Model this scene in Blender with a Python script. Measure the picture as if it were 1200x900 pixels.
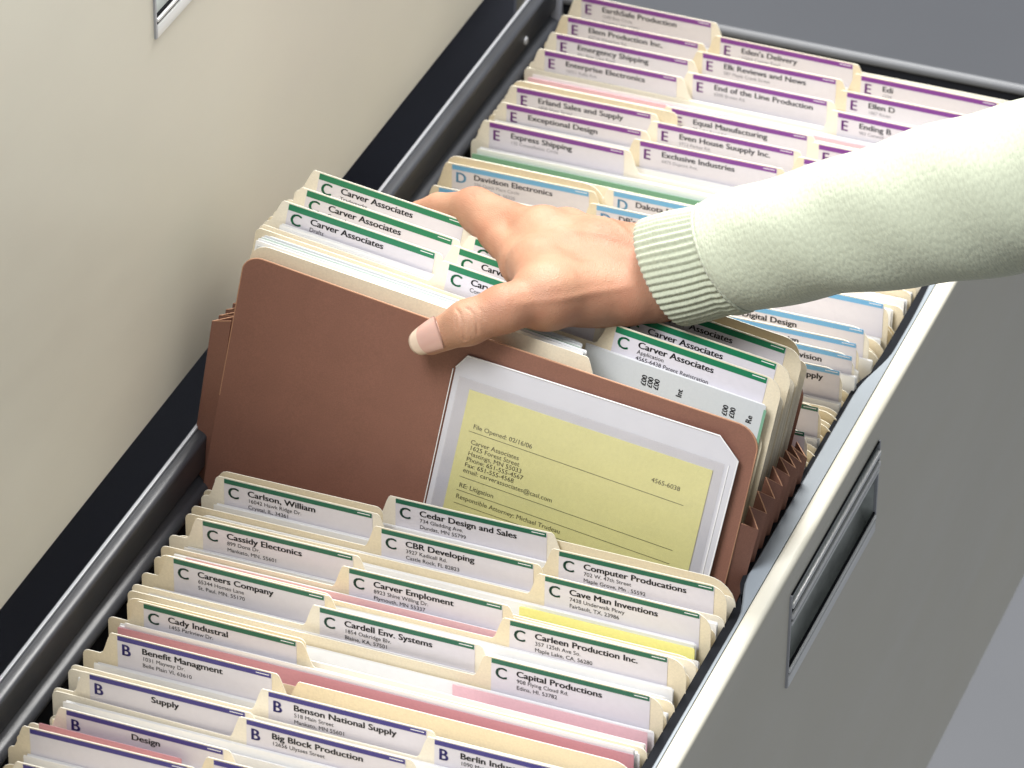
import bpy, bmesh, math, random
import numpy as np
from mathutils import Vector, Matrix
random.seed(7); rng = np.random.RandomState(7)

# ------------------------------------------------------------------ camera, world, lamps, exposure
S = bpy.context.scene
for o in list(bpy.data.objects): bpy.data.objects.remove(o)
CAMPOS = Vector((0.87703, -1.90568, 1.71586))
cam_d = bpy.data.cameras.new('camera'); cam = bpy.data.objects.new('camera', cam_d); S.collection.objects.link(cam)
cam.matrix_world = Matrix(((0.93333, -0.210012, 0.291187, CAMPOS.x), (0.358833, 0.519553, -0.775438, CAMPOS.y),
                           (0.011564, 0.828227, 0.560274, CAMPOS.z), (0, 0, 0, 1)))
cam_d.lens = 171; cam_d.sensor_width = 36; cam_d.clip_start = 0.05; cam_d.clip_end = 60
cam_d.dof.use_dof = True; cam_d.dof.focus_distance = 2.52; cam_d.dof.aperture_fstop = 20
S.camera = cam
w = bpy.data.worlds.new('World'); S.world = w; w.use_nodes = True
w.node_tree.nodes['Background'].inputs[0].default_value = (0.93, 0.96, 1, 1)
w.node_tree.nodes['Background'].inputs[1].default_value = 0.25
def area(name, loc, target, sx, sy, power, col):
    d = bpy.data.lights.new(name, 'AREA'); d.shape = 'RECTANGLE'; d.size = sx; d.size_y = sy; d.energy = power; d.color = col
    o = bpy.data.objects.new(name, d); S.collection.objects.link(o); o.location = loc
    o.rotation_euler = (Vector(target) - Vector(loc)).to_track_quat('-Z', 'Y').to_euler(); return o
area('softbox', (0.02, 0.80, 1.35), (0.12, 0.22, 0.25), 0.5, 0.5, 22.0, (1, 0.985, 0.95))
area('fill_softbox', (-0.35, -0.95, 2.0), (0.1, 0.1, 0.25), 0.8, 0.8, 40.0, (0.96, 0.97, 1))
area('added_side_fill', (0.26, 0.12, 0.88), (-0.05, 0.10, 0.52), 1.0, 0.3, 2.0, (1, 0.98, 0.94))  # unseen lamp added over the drawer to brighten the upper drawer front
vs = S.view_settings; vs.view_transform = 'Standard'; vs.look = 'None'; vs.exposure = 0.36; vs.gamma = 1.0; vs.use_curve_mapping = False

# ------------------------------------------------------------------ materials
def mat(name, col, rough=0.5, metal=0.0, noise=0.0, nscale=200.0, bump=0.0, bscale=800.0, bdist=0.0004, stretch=None, spec=0.5, sss=0.0, alpha=1.0, trans=0.0):
    m = bpy.data.materials.new(name); m.use_nodes = True; nt = m.node_tree; N = nt.nodes; L = nt.links
    b = N['Principled BSDF']; b.inputs['Base Color'].default_value = (*col, 1)
    b.inputs['Roughness'].default_value = rough; b.inputs['Metallic'].default_value = metal
    b.inputs['Specular IOR Level'].default_value = spec
    if sss: b.inputs['Subsurface Weight'].default_value = sss; b.inputs['Subsurface Radius'].default_value = (1.0, 0.4, 0.25); b.inputs['Subsurface Scale'].default_value = 0.004
    if alpha < 1: b.inputs['Alpha'].default_value = alpha
    tc = N.new('ShaderNodeTexCoord'); mp = N.new('ShaderNodeMapping'); L.new(tc.outputs['Object'], mp.inputs[0])
    if stretch: mp.inputs['Scale'].default_value = stretch
    if noise:
        n = N.new('ShaderNodeTexNoise'); n.inputs['Scale'].default_value = nscale; n.inputs['Detail'].default_value = 6
        L.new(mp.outputs[0], n.inputs['Vector'])
        r = N.new('ShaderNodeMapRange'); r.inputs[1].default_value = 0.3; r.inputs[2].default_value = 0.7
        r.inputs[3].default_value = 1 - noise; r.inputs[4].default_value = 1 + noise; L.new(n.outputs['Fac'], r.inputs[0])
        x = N.new('ShaderNodeVectorMath'); x.operation = 'SCALE'; x.inputs[0].default_value = col; L.new(r.outputs[0], x.inputs['Scale'])
        L.new(x.outputs[0], b.inputs['Base Color'])
    if bump:
        n2 = N.new('ShaderNodeTexNoise'); n2.inputs['Scale'].default_value = bscale; n2.inputs['Detail'].default_value = 4
        L.new(mp.outputs[0], n2.inputs['Vector'])
        bp = N.new('ShaderNodeBump'); bp.inputs['Strength'].default_value = bump; bp.inputs['Distance'].default_value = bdist
        L.new(n2.outputs['Fac'], bp.inputs['Height']); L.new(bp.outputs[0], b.inputs['Normal'])
    return m
M = {
 'manila': mat('manila', (0.80, 0.705, 0.52), 0.65, noise=0.05, nscale=900, bump=0.25, bscale=1500, bdist=0.0002),
 'manila_pale': mat('manila_pale', (0.86, 0.80, 0.67), 0.65, noise=0.04, nscale=900, bump=0.2, bscale=1500, bdist=0.0002),
 'manila_shaded': mat('manila_shaded', (0.44, 0.375, 0.26), 0.65, noise=0.05, nscale=900, bump=0.2, bscale=1500, bdist=0.0002),  # manila darkened to carry the shade at the wallet's back
 'lit_edge': mat('lit_card_edge', (0.93, 0.89, 0.77), 0.6),  # paler than the card: edge highlights put into the colour
 'paper': mat('paper', (0.90, 0.90, 0.90), 0.7, noise=0.015, nscale=300),
 'label': mat('label', (0.71, 0.685, 0.735), 0.45, noise=0.015, nscale=300),
 'pink': mat('pink', (0.58, 0.28, 0.33), 0.7, noise=0.03, nscale=700),
 'midpink': mat('mid_pink', (0.78, 0.50, 0.54), 0.7, noise=0.03, nscale=700),
 'palepink': mat('palepink', (0.86, 0.58, 0.65), 0.7, noise=0.03, nscale=700),
 'yellow': mat('yellow_paper', (0.84, 0.80, 0.30), 0.7, noise=0.03, nscale=700),
 'green_paper': mat('green_paper', (0.20, 0.40, 0.27), 0.7, noise=0.03, nscale=700),
 'bluegrey': mat('bluegrey_paper', (0.60, 0.625, 0.635), 0.7, noise=0.02, nscale=700),
 'card': mat('yellow_card', (0.76, 0.73, 0.33), 0.6, noise=0.03, nscale=500, bump=0.1, bscale=1200),
 'redrope': mat('redrope', (0.225, 0.102, 0.070), 0.62, noise=0.10, nscale=1400, bump=0.35, bscale=1700, bdist=0.0002),
 'redrope_edge': mat('redrope_edge', (0.42, 0.22, 0.13), 0.7, noise=0.1, nscale=1400),
 'vinyl': mat('vinyl', (0.60, 0.60, 0.645), 0.38, noise=0.02, nscale=60),
 'vinyl_edge': mat('vinyl_edge', (0.85, 0.85, 0.85), 0.4),
 'ink': mat('black_ink', (0.012, 0.012, 0.016), 0.5),
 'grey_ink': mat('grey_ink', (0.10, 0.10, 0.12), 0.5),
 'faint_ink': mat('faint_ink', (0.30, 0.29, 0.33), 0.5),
 'olive_ink': mat('olive_ink', (0.06, 0.06, 0.03), 0.5),
 'green': mat('green_print', (0.008, 0.19, 0.085), 0.4),
 'green_dark': mat('dull_green_print', (0.02, 0.085, 0.06), 0.4),
 'green_band': mat('deep_green_print', (0.012, 0.13, 0.075), 0.4),
 'purple': mat('purple_print', (0.21, 0.045, 0.29), 0.4),
 'indigo': mat('indigo_print', (0.05, 0.04, 0.23), 0.4),
 'blue': mat('light_blue_print', (0.16, 0.43, 0.70), 0.4),
 'cream': mat('cream_enamel', (0.65, 0.625, 0.53), 0.42, noise=0.02, nscale=8, bump=0.06, bscale=900, bdist=0.0003),
 'steel': mat('grey_steel', (0.23, 0.24, 0.28), 0.4, noise=0.04, nscale=20, bump=0.05, bscale=900),
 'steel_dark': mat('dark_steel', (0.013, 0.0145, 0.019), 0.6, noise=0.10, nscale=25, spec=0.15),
 'steel_inner': mat('inner_steel', (0.30, 0.32, 0.40), 0.6, spec=0.2),
 'lip_dark': mat('lip_dark', (0.14, 0.145, 0.155), 0.45, spec=0.3),
 'ledge': mat('ledge_steel', (0.24, 0.27, 0.30), 0.45, spec=0.3),
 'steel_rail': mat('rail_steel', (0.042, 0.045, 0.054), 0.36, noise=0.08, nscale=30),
 'steel_lip': mat('lip_steel', (0.40, 0.41, 0.44), 0.35),
 'rubber': mat('black_rubber', (0.012, 0.013, 0.016), 0.9, spec=0.1),
 'chrome': mat('satin_metal', (0.78, 0.79, 0.78), 0.3, metal=0.1, noise=0.08, nscale=60, stretch=(1, .1, 1)),
 'cup': mat('cup_metal', (0.55, 0.58, 0.56), 0.4, metal=0.1, noise=0.35, nscale=70, stretch=(1, .35, 1)),
 'floor': mat('floor_grey', (0.36, 0.37, 0.40), 0.6, noise=0.04, nscale=3),
 'nail_tip': mat('nail_tip', (0.66, 0.52, 0.40), 0.16),
 'nail': mat('nail', (0.60, 0.36, 0.30), 0.16, sss=0.2, spec=0.6),
}
def skin_mat():
    m = mat('skin', (0.50, 0.27, 0.18), 0.5, sss=0.16, spec=0.34); nt = m.node_tree; N = nt.nodes; L = nt.links; b = N['Principled BSDF']
    tc = N.new('ShaderNodeTexCoord'); n = N.new('ShaderNodeTexNoise'); n.inputs['Scale'].default_value = 32; n.inputs['Detail'].default_value = 8
    L.new(tc.outputs['Object'], n.inputs['Vector']); r = N.new('ShaderNodeValToRGB')
    r.color_ramp.elements[0].position = 0.35; r.color_ramp.elements[0].color = (0.385, 0.178, 0.108, 1)
    r.color_ramp.elements[1].position = 0.65; r.color_ramp.elements[1].color = (0.455, 0.252, 0.160, 1)
    L.new(n.outputs['Fac'], r.inputs[0]); L.new(r.outputs[0], b.inputs['Base Color'])
    v = N.new('ShaderNodeTexVoronoi'); v.inputs['Scale'].default_value = 900; v.feature = 'DISTANCE_TO_EDGE'; L.new(tc.outputs['Object'], v.inputs['Vector'])
    n2 = N.new('ShaderNodeTexNoise'); n2.inputs['Scale'].default_value = 160; n2.inputs['Detail'].default_value = 6; L.new(tc.outputs['Object'], n2.inputs['Vector'])
    a = N.new('ShaderNodeMath'); a.operation = 'ADD'; L.new(v.outputs['Distance'], a.inputs[0]); L.new(n2.outputs['Fac'], a.inputs[1])
    bp = N.new('ShaderNodeBump'); bp.inputs['Strength'].default_value = 0.55; bp.inputs['Distance'].default_value = 0.0006
    L.new(a.outputs[0], bp.inputs['Height']); L.new(bp.outputs[0], b.inputs['Normal']); return m
M['skin'] = skin_mat()
def knit_mat(name, col, rib):
    m = mat(name, col, 0.9, spec=0.2); nt = m.node_tree; N = nt.nodes; L = nt.links; b = N['Principled BSDF']
    b.inputs['Sheen Weight'].default_value = 0.3
    uv = N.new('ShaderNodeUVMap'); uv.uv_map = 'UVMap'
    mp = N.new('ShaderNodeMapping'); mp.inputs['Scale'].default_value = (700, 330, 1); L.new(uv.outputs[0], mp.inputs[0])
    v = N.new('ShaderNodeTexVoronoi'); v.inputs['Scale'].default_value = 1; v.inputs['Randomness'].default_value = 0.75; L.new(mp.outputs[0], v.inputs['Vector'])
    n = N.new('ShaderNodeTexNoise'); n.inputs['Scale'].default_value = 260; n.inputs['Detail'].default_value = 5; L.new(uv.outputs[0], n.inputs['Vector'])
    mx = N.new('ShaderNodeMath'); mx.operation = 'SUBTRACT'; L.new(n.outputs['Fac'], mx.inputs[0]); L.new(v.outputs['Distance'], mx.inputs[1])
    bp = N.new('ShaderNodeBump'); bp.inputs['Strength'].default_value = 0.45; bp.inputs['Distance'].default_value = 0.0009
    L.new(mx.outputs[0], bp.inputs['Height']); L.new(bp.outputs[0], b.inputs['Normal'])
    n3 = N.new('ShaderNodeTexNoise'); n3.inputs['Scale'].default_value = 500; n3.inputs['Detail'].default_value = 2; L.new(uv.outputs[0], n3.inputs['Vector'])
    r = N.new('ShaderNodeMapRange'); r.inputs[1].default_value = 0.3; r.inputs[2].default_value = 0.7; r.inputs[3].default_value = 0.93; r.inputs[4].default_value = 1.05
    L.new(n3.outputs['Fac'], r.inputs[0]); x = N.new('ShaderNodeVectorMath'); x.operation = 'SCALE'; x.inputs[0].default_value = col
    L.new(r.outputs[0], x.inputs['Scale']); L.new(x.outputs[0], b.inputs['Base Color']); return m
M['knit'] = knit_mat('pale_green_knit', (0.425, 0.455, 0.345), False)
M['knit_rib'] = knit_mat('pale_green_rib_knit', (0.425, 0.455, 0.345), True)
def mottle(m, scale, amt, stretch=(1, 1, 1), rough=0.0):
    nt = m.node_tree; N = nt.nodes; L = nt.links; b = N['Principled BSDF']; src = b.inputs['Base Color'].links[0].from_socket
    tc = N.new('ShaderNodeTexCoord'); mp = N.new('ShaderNodeMapping'); mp.inputs['Scale'].default_value = stretch; L.new(tc.outputs['Object'], mp.inputs[0])
    n = N.new('ShaderNodeTexNoise'); n.inputs['Scale'].default_value = scale; n.inputs['Detail'].default_value = 8; n.inputs['Roughness'].default_value = 0.65; L.new(mp.outputs[0], n.inputs['Vector'])
    r = N.new('ShaderNodeMapRange'); r.inputs[1].default_value = 0.3; r.inputs[2].default_value = 0.7; r.inputs[3].default_value = 1 - amt; r.inputs[4].default_value = 1 + amt; L.new(n.outputs['Fac'], r.inputs[0])
    x = N.new('ShaderNodeVectorMath'); x.operation = 'SCALE'; L.new(src, x.inputs[0]); L.new(r.outputs[0], x.inputs['Scale']); L.new(x.outputs[0], b.inputs['Base Color'])
    if rough:
        r2 = N.new('ShaderNodeMapRange'); r2.inputs[1].default_value = 0.3; r2.inputs[2].default_value = 0.7; base = b.inputs['Roughness'].default_value
        r2.inputs[3].default_value = base - rough; r2.inputs[4].default_value = base + rough; L.new(n.outputs['Fac'], r2.inputs[0]); L.new(r2.outputs[0], b.inputs['Roughness'])
mottle(M['redrope'], 45, 0.05, rough=0.08); mottle(M['card'], 60, 0.035); mottle(M['cream'], 14, 0.025, (1, 0.35, 2.2), 0.10)
mottle(M['steel_rail'], 60, 0.15, (1, 0.15, 1), 0.08); mottle(M['manila'], 40, 0.04); mottle(M['manila_pale'], 40, 0.03)
def film_mat():
    m = bpy.data.materials.new('clear_film'); m.use_nodes = True; N = m.node_tree.nodes; L = m.node_tree.links; N.remove(N['Principled BSDF'])
    t = N.new('ShaderNodeBsdfTransparent'); t.inputs[0].default_value = (0.96, 0.96, 0.97, 1)
    g = N.new('ShaderNodeBsdfGlossy'); g.inputs['Roughness'].default_value = 0.18; mx = N.new('ShaderNodeMixShader'); mx.inputs[0].default_value = 0.06
    L.new(t.outputs[0], mx.inputs[1]); L.new(g.outputs[0], mx.inputs[2]); L.new(mx.outputs[0], N['Material Output'].inputs[0]); return m
M['film'] = film_mat()

# ------------------------------------------------------------------ helpers
col = S.collection
def link_mesh(name, verts, faces, m, parent=None, smooth=False, uvs=None):
    me = bpy.data.meshes.new(name); me.from_pydata([tuple(v) for v in verts], [], [tuple(f) for f in faces])
    if m is not None: me.materials.append(m)
    if smooth: me.shade_smooth()
    me.update(); o = bpy.data.objects.new(name, me); col.objects.link(o)
    if parent is not None: o.parent = parent
    return o
def thing(name, label, cat, loc=(0, 0, 0), mtx=None, group=None):
    o = bpy.data.objects.new(name, None); col.objects.link(o); o.empty_display_size = 0.01
    if mtx is not None: o.matrix_world = mtx
    else: o.location = loc
    o['label'] = label; o['category'] = cat
    if len(label.split()) > 16: print('LONG', len(label.split()), label)
    group = group or {'file folder': 'manila file folders in the drawer and the wallet', 'papers': 'paper sheaves between the folders', 'paper sheet': 'loose paper sheets between the folders'}.get(cat)
    if group: o['group'] = group
    return o
def box(name, x0, x1, y0, y1, z0, z1, m, parent=None, bevel=0.0, seg=3):
    bm = bmesh.new(); bmesh.ops.create_cube(bm, size=1)
    for v in bm.verts: v.co = Vector(((x0 + x1) / 2 + v.co.x * (x1 - x0), (y0 + y1) / 2 + v.co.y * (y1 - y0), (z0 + z1) / 2 + v.co.z * (z1 - z0)))
    if bevel: bmesh.ops.bevel(bm, geom=bm.edges[:], offset=bevel, segments=seg, profile=0.5, affect='EDGES', clamp_overlap=True)
    me = bpy.data.meshes.new(name); bm.to_mesh(me); bm.free(); me.materials.append(m)
    if bevel: me.shade_smooth(); me.set_sharp_from_angle(angle=math.radians(35))
    o = bpy.data.objects.new(name, me); col.objects.link(o)
    if parent is not None: o.parent = parent
    return o
def sweep_y(name, prof, y0, y1, m, parent, smooth=True):
    n = len(prof); v = [(x, y0, z) for x, z in prof] + [(x, y1, z) for x, z in prof]
    f = [(i, (i + 1) % n, n + (i + 1) % n, n + i) for i in range(n)] + [tuple(range(n - 1, -1, -1)), tuple(range(n, 2 * n))]
    o = link_mesh(name, v, f, m, parent, smooth)
    o.data.set_sharp_from_angle(angle=math.radians(40)); return o
def sweep_x(name, prof, x0, x1, m, parent):
    n = len(prof); v = [(x0, y, z) for y, z in prof] + [(x1, y, z) for y, z in prof]
    f = [((i + 1) % n, i, n + i, n + (i + 1) % n) for i in range(n)] + [tuple(range(n)), tuple(range(2 * n - 1, n - 1, -1))]
    o = link_mesh(name, v, f, m, parent, True); o.data.set_sharp_from_angle(angle=math.radians(40)); return o

# ---- lettering: outlines of the built-in font, cached as flat meshes
_tc = {}
def glyphs(s, bold):
    k = (s, bold)
    if k not in _tc:
        c = bpy.data.curves.new('t', 'FONT'); c.body = s; c.size = 1; c.resolution_u = 3; c.offset = bold
        c.fill_mode = 'FRONT'; o = bpy.data.objects.new('t', c); col.objects.link(o)
        dg = bpy.context.evaluated_depsgraph_get(); me = bpy.data.meshes.new_from_object(o.evaluated_get(dg))
        V = np.array([v.co[:2] for v in me.vertices]).reshape(-1, 2); F = [tuple(p.vertices) for p in me.polygons]
        bpy.data.objects.remove(o); bpy.data.curves.remove(c); bpy.data.meshes.remove(me); _tc[k] = (V, F)
    return _tc[k]
def write(lines, place, name, m, parent):
    """lines: (text, x, z_baseline, size, xscale, bold, rot); place(x, z) -> local point"""
    VV, FF = [], []
    for (s, x, z, size, xs, bold, rot) in lines:
        V, F = glyphs(s, 0.0)
        if not len(V): continue
        for t in ((-bold, 0), (0, bold * 0.35), (bold, 0)) if bold else ((0, 0),):
            a, b = (V[:, 0] * xs + t[0]) * size, (V[:, 1] + t[1]) * size
            if rot: a, b = -b, a
            n0 = len(VV); VV += [place(x + p, z + q) for p, q in zip(a, b)]; FF += [tuple(i + n0 for i in f) for f in F]
    if VV: return link_mesh(name, VV, FF, m, parent)

# ---- sheets of card or paper: columns under a height profile, bowed in y
def bow_fn(amp, ph, lean, y0):
    return lambda x, z: y0 + amp * math.sin((x + 0.02) / 0.3 * math.pi * 1.3 + ph) * (0.3 + 0.7 * z / 0.24) + lean * (z - 0.12)
def sheet(name, x0, x1, zt, bow, m, parent, z0=0.012, th=0.0004, rl=0.004, rr=0.004, prof=None, extra=()):
    xs = set(np.linspace(x0, x1, 22).tolist())
    for k in range(7):
        t = 1 - math.cos(k / 6 * math.pi / 2)
        xs.add(x0 + rl * t); xs.add(x1 - rr * t)
    xs.update([x for x in extra if x0 < x < x1]); xs = sorted(xs)
    def h(x):
        z = prof(x) if prof else zt
        if rl and x < x0 + rl: z -= rl - math.sqrt(max(0, rl * rl - (x0 + rl - x) ** 2))
        if rr and x > x1 - rr: z -= rr - math.sqrt(max(0, rr * rr - (x - x1 + rr) ** 2))
        return z
    n = len(xs); V = []
    for sgn in (0, 1):
        for x in xs:
            H = h(x)
            for z in (z0, z0 + (H - z0) * 0.55, z0 + (H - z0) * 0.88, H): V.append((x, bow(x, z) + sgn * th, z))
    F = []
    for i in range(n - 1):
        for j in range(3):
            a, b = i * 4 + j, (i + 1) * 4 + j
            F.append((a, b, b + 1, a + 1)); a += 4 * n; b += 4 * n; F.append((b, a, a + 1, b + 1))
        a, b = i * 4 + 3, (i + 1) * 4 + 3; F.append((a, b, b + 4 * n, a + 4 * n))
    for j in range(3):
        a = j; F.append((a, a + 1, a + 1 + 4 * n, a + 4 * n)); a = (n - 1) * 4 + j; F.append((a + 1, a, a + 4 * n, a + 1 + 4 * n))
    o = link_mesh(name, V, F, m, parent)
    if m.name.startswith('manila'):
        o.data.materials.append(M['lit_edge']); ne = (n - 1) * 7; mi = []
        for i in range(n - 1): mi += [0] * 6 + [1]
        mi += [1] * 6; o.data.polygons.foreach_set('material_index', mi)
    return o
def ss(t): t = min(1, max(0, t)); return t * t * (3 - 2 * t)
XL, XR = -0.0125, 0.2795
def tab_profile(tx0, tx1, zt, zb, first, last):
    r = 0.003
    def f(x):
        a = 1.0
        if x < tx0: a = ss((x - (tx0 - 0.0065)) / 0.0065)
        if x > tx1 and not last: a = min(a, ss(((tx1 + 0.0075) - x) / 0.0075))
        return zb + (zt - zb) * a
    return f
COLX = {0: 0.0, 1: 0.0925, 2: 0.187}
LW = 0.0845
def folder(label, Y, colm, stripe, letter=None, name='', lines=(), ink='ink', addr='ink', dx=0.0, zt=0.2405, front=0.2205, gap=0.005, mtx=None,
           manila='manila_pale', amp=None, lh=0.022, rr=0.010, name_x=0.0135, lw=LW, xr=XR, letter_mat=None, cat='file folder', addr_size=0.0034, band=0.0026, name_size=0.0052, a0=0.0115, ag=0.0040, yaw=False):
    root = thing('file_folder', label, cat, loc=(0, Y, 0)) if mtx is None else thing('file_folder', label, cat, mtx=mtx @ Matrix.Translation((0, Y, 0)))
    if mtx is None and yaw: root.rotation_euler = (0, random.uniform(-0.003, 0.003), random.uniform(-0.0035, 0.0035))
    amp = random.uniform(-0.0012, 0.0012) if amp is None else amp
    bw = bow_fn(amp, random.uniform(-0.6, 0.6), random.uniform(-0.004, 0.010), 0.0)
    c0 = COLX[colm] + dx; o0 = bw(c0 + 0.04, 0.235); bow = lambda x, z: bw(x, z) - o0      # the tab stands at Y
    tx0, tx1 = c0 - 0.003, c0 + lw + 0.0025
    zb = zt - 0.0135
    ex = [tx0 - 0.0065 * k / 6 for k in range(8)] + [tx1 + 0.0075 * k / 6 for k in range(8)]
    sheet('back_leaf', XL, xr, zt + 0.0008, bow, M[manila], root, rr=rr if colm == 2 else 0.005, rl=0.0035,
          prof=tab_profile(tx0, tx1, zt + 0.0008, zb, colm == 0, colm == 2), extra=ex)
    sheet('front_leaf', XL + 0.001, xr - random.uniform(0, 0.003), front, lambda x, z: bow(x, z) - gap * (0.15 + 0.85 * z / 0.22), M[manila], root, rr=random.uniform(0.007, 0.012), rl=0.005)
    if stripe:
        N = 12
        def patch(nm, xa, xb, za, zb_, eps, m, par):
            V = []; F = []
            for i in range(N + 1):
                x = xa + (xb - xa) * i / N
                for z in (za, zb_): V += [(x, bow(x, z) - eps, z), (x, bow(x, z) - eps + 0.00012, z)]
            for i in range(N):
                a = i * 4; b = a + 4; F += [(a, b, b + 2, a + 2), (a + 2, b + 2, b + 3, a + 3), (b, a, a + 1, b + 1)]
            F += [(0, 2, 3, 1), (4 * N, 4 * N + 1, 4 * N + 3, 4 * N + 2)]
            return link_mesh(nm, V, F, m, par)
        lb = patch('label', c0, c0 + lw, zt - lh, zt - 0.0002, 0.00022, M['label'], root)
        patch('colour_stripe', c0 + 0.0002, c0 + lw - 0.0004, zt - 0.0003 - band, zt + 0.00015, 0.00036, M[stripe], lb)
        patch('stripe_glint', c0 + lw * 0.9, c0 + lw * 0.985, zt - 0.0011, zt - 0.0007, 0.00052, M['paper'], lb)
        place = lambda x, z: (x, bow(x, z) - 0.00040, z)
        if letter: write([(letter, c0 + 0.0022, zt - 0.0111, 0.0098 if len(letter) == 1 else 0.006, 0.94, 0.028, 0)], place, 'letter', M[letter_mat or stripe], lb)
        if name: write([(name, c0 + name_x, zt - 0.0076, name_size, 1.10, 0.033, 0)], place, 'client_name', M[ink], lb)
        if lines: write([(t, c0 + name_x + 0.0002, zt - a0 - ag * i, addr_size, 0.97, 0.0, 0) for i, t in enumerate(lines)], place, 'address', M[addr], lb)
    return root
def papers(label, Y, z, n=3, m='paper', x0=-0.004, x1=0.276, step=0.0007, amp=0.0006, mtx=None, mats=None, rr=0.0006, cat='papers', lean=0.003, dz=0.0012):
    root = thing('paper_sheaf', label, cat, loc=(0, Y, 0)) if mtx is None else thing('paper_sheaf', label, cat, mtx=mtx @ Matrix.Translation((0, Y, 0)))
    for k in range(n):
        b = bow_fn(amp, random.uniform(-0.5, 0.5), lean, -k * step)
        sheet('sheet', x0 + random.uniform(-0.001, 0.001), x1 + random.uniform(-0.001, 0.001), z - (n - 1 - k if mtx is None else k) * dz * random.uniform(0.2, 1), b, M[(mats or [m])[k % len(mats or [m])]], root,
              z0=0.014, th=0.00018, rl=rr, rr=rr)
    return root
def plain_folder(label, Y, z, mtx=None, manila='manila', x0=XL, x1=XR, rl=0.006, rr=0.012, amp=0.0006, cut=None, gap=0.004, front=None, lean=0.003):
    root = thing('file_folder', label, 'file folder', loc=(0, Y, 0)) if mtx is None else thing('file_folder', label, 'file folder', mtx=mtx @ Matrix.Translation((0, Y, 0)))
    b = bow_fn(amp, random.uniform(-0.5, 0.5), lean, 0)
    pf = None; ex = ()
    if cut: pf = tab_profile(cut[0], cut[1], z, z - 0.011, False, False); ex = [cut[0] - 0.0065 * k / 6 for k in range(8)] + [cut[1] + 0.0075 * k / 6 for k in range(8)]
    sheet('back_leaf', x0, x1, z, b, M[manila], root, rl=rl, rr=rr, prof=pf, extra=ex)
    if front: sheet('front_leaf', x0 + .001, x1 - .002, front, lambda x, q: b(x, q) - gap, M[manila], root, rl=rl, rr=rr)
    return root

# ------------------------------------------------------------------ setting: floor
f = link_mesh('floor', [(-6, -6, -0.75), (8, -6, -0.75), (8, 10, -0.75), (-6, 10, -0.75)], [(0, 1, 2, 3)], M['floor']); f['kind'] = 'structure'

# ------------------------------------------------------------------ handles (recessed pulls) and cabinet
def faced_panel(name, xb, xf, y0, y1, z0, z1, hy0, hy1, hz0, hz1, m, parent, bev=0.003):
    """a panel with a real rectangular opening for the cup, top edge rounded"""
    r = bev; prof = [(xb, z0), (xf, z0), (xf, hz1)]; bm = bmesh.new()
    V = {}
    def v(*c):
        if c not in V: V[c] = bm.verts.new(c)
        return V[c]
    ys = [y0, hy0, hy1, y1]
    arc = [(xf - r + r * math.sin(a), z1 - r + r * math.cos(a)) for a in [math.pi / 2 * k / 5 for k in range(5, -1, -1)]]
    arc2 = [(xb + r - r * math.sin(a), z1 - r + r * math.cos(a)) for a in [math.pi / 2 * k / 5 for k in range(0, 6)]]
    up = [(xf, z0), (xf, hz0), (xf, hz1)] + arc + arc2 + [(xb, z0)]
    for i in range(3):
        for j in range(len(up)):
            a, b = up[j], up[(j + 1) % len(up)]
            if i == 1 and j == 1: continue
            bm.faces.new((v(a[0], ys[i], a[1]), v(a[0], ys[i + 1], a[1]), v(b[0], ys[i + 1], b[1]), v(b[0], ys[i], b[1])))
    for y in (y0, y1): bm.faces.new([v(a[0], y, a[1]) for a in up])
    bmesh.ops.recalc_face_normals(bm, faces=bm.faces[:])
    me = bpy.data.meshes.new(name); bm.to_mesh(me); bm.free(); me.materials.append(m); me.shade_smooth(); me.set_sharp_from_angle(angle=math.radians(35))
    o = bpy.data.objects.new(name, me); col.objects.link(o); o.parent = parent; return o
def handle(parent, xf, y0, y1, z0, z1):
    h = z1 - z0; d = min(0.0105, 0.2)
    # the cup: a curved trough set into the opening
    seg = 10; pr = [(xf - 0.0005, z1)] + [(xf - d * math.sin(math.pi * k / seg) ** 0.6, z1 - h * k / seg) for k in range(1, seg)] + [(xf - 0.0005, z0)]
    V = [(x, y, z) for y in (y0, y1) for x, z in pr]; n = len(pr)
    F = [(i, i + 1, n + i + 1, n + i) for i in range(n - 1)] + [tuple(range(n)), tuple(range(2 * n - 1, n - 1, -1))]
    cup = link_mesh('handle', V, F, M['cup'], parent, True); cup.data.set_sharp_from_angle(angle=math.radians(50))
    def strip(nm, za, zb, pr_, m): box(nm, xf - 0.0004, xf + pr_, y0, y1, za, zb, m, cup, 0.0004, 2)
    strip('grip_bar', z1 - 0.0075, z1 - 0.0045, 0.0022, M['chrome'])
    strip('grip_groove', z1 - 0.0115, z1 - 0.0075, 0.0009, M['rubber'])
    strip('grip_bar', z1 - 0.0145, z1 - 0.0115, 0.0024, M['chrome'])
    strip('grip_groove', z1 - 0.0165, z1 - 0.0145, 0.0012, M['rubber'])
    strip('grip_bar', z1 - 0.0185, z1 - 0.0165, 0.0020, M['chrome'])
    strip('lower_bar', z0 + 0.0, z0 + 0.007, 0.0016, M['chrome'])
    strip('lower_groove', z0 + 0.007, z0 + 0.0092, 0.0008, M['rubber'])
    strip('lower_bar', z0 + 0.0092, z0 + 0.0112, 0.0020, M['chrome'])
    strip('lower_groove', z0 + 0.0112, z0 + 0.0128, 0.0010, M['rubber'])
    strip('edge_lip', z1, z1 + 0.0012, 0.0010, M['rubber'])
    box('end_cap', xf - 0.0004, xf + 0.0012, y0 - 0.0014, y0, z0, z1 + 0.0012, M['steel_lip'], cup)
    box('end_cap', xf - 0.0004, xf + 0.0012, y1, y1 + 0.0014, z0, z1 + 0.0012, M['steel_lip'], cup)
    return cup
YN, YF = -0.42, 0.62
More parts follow.
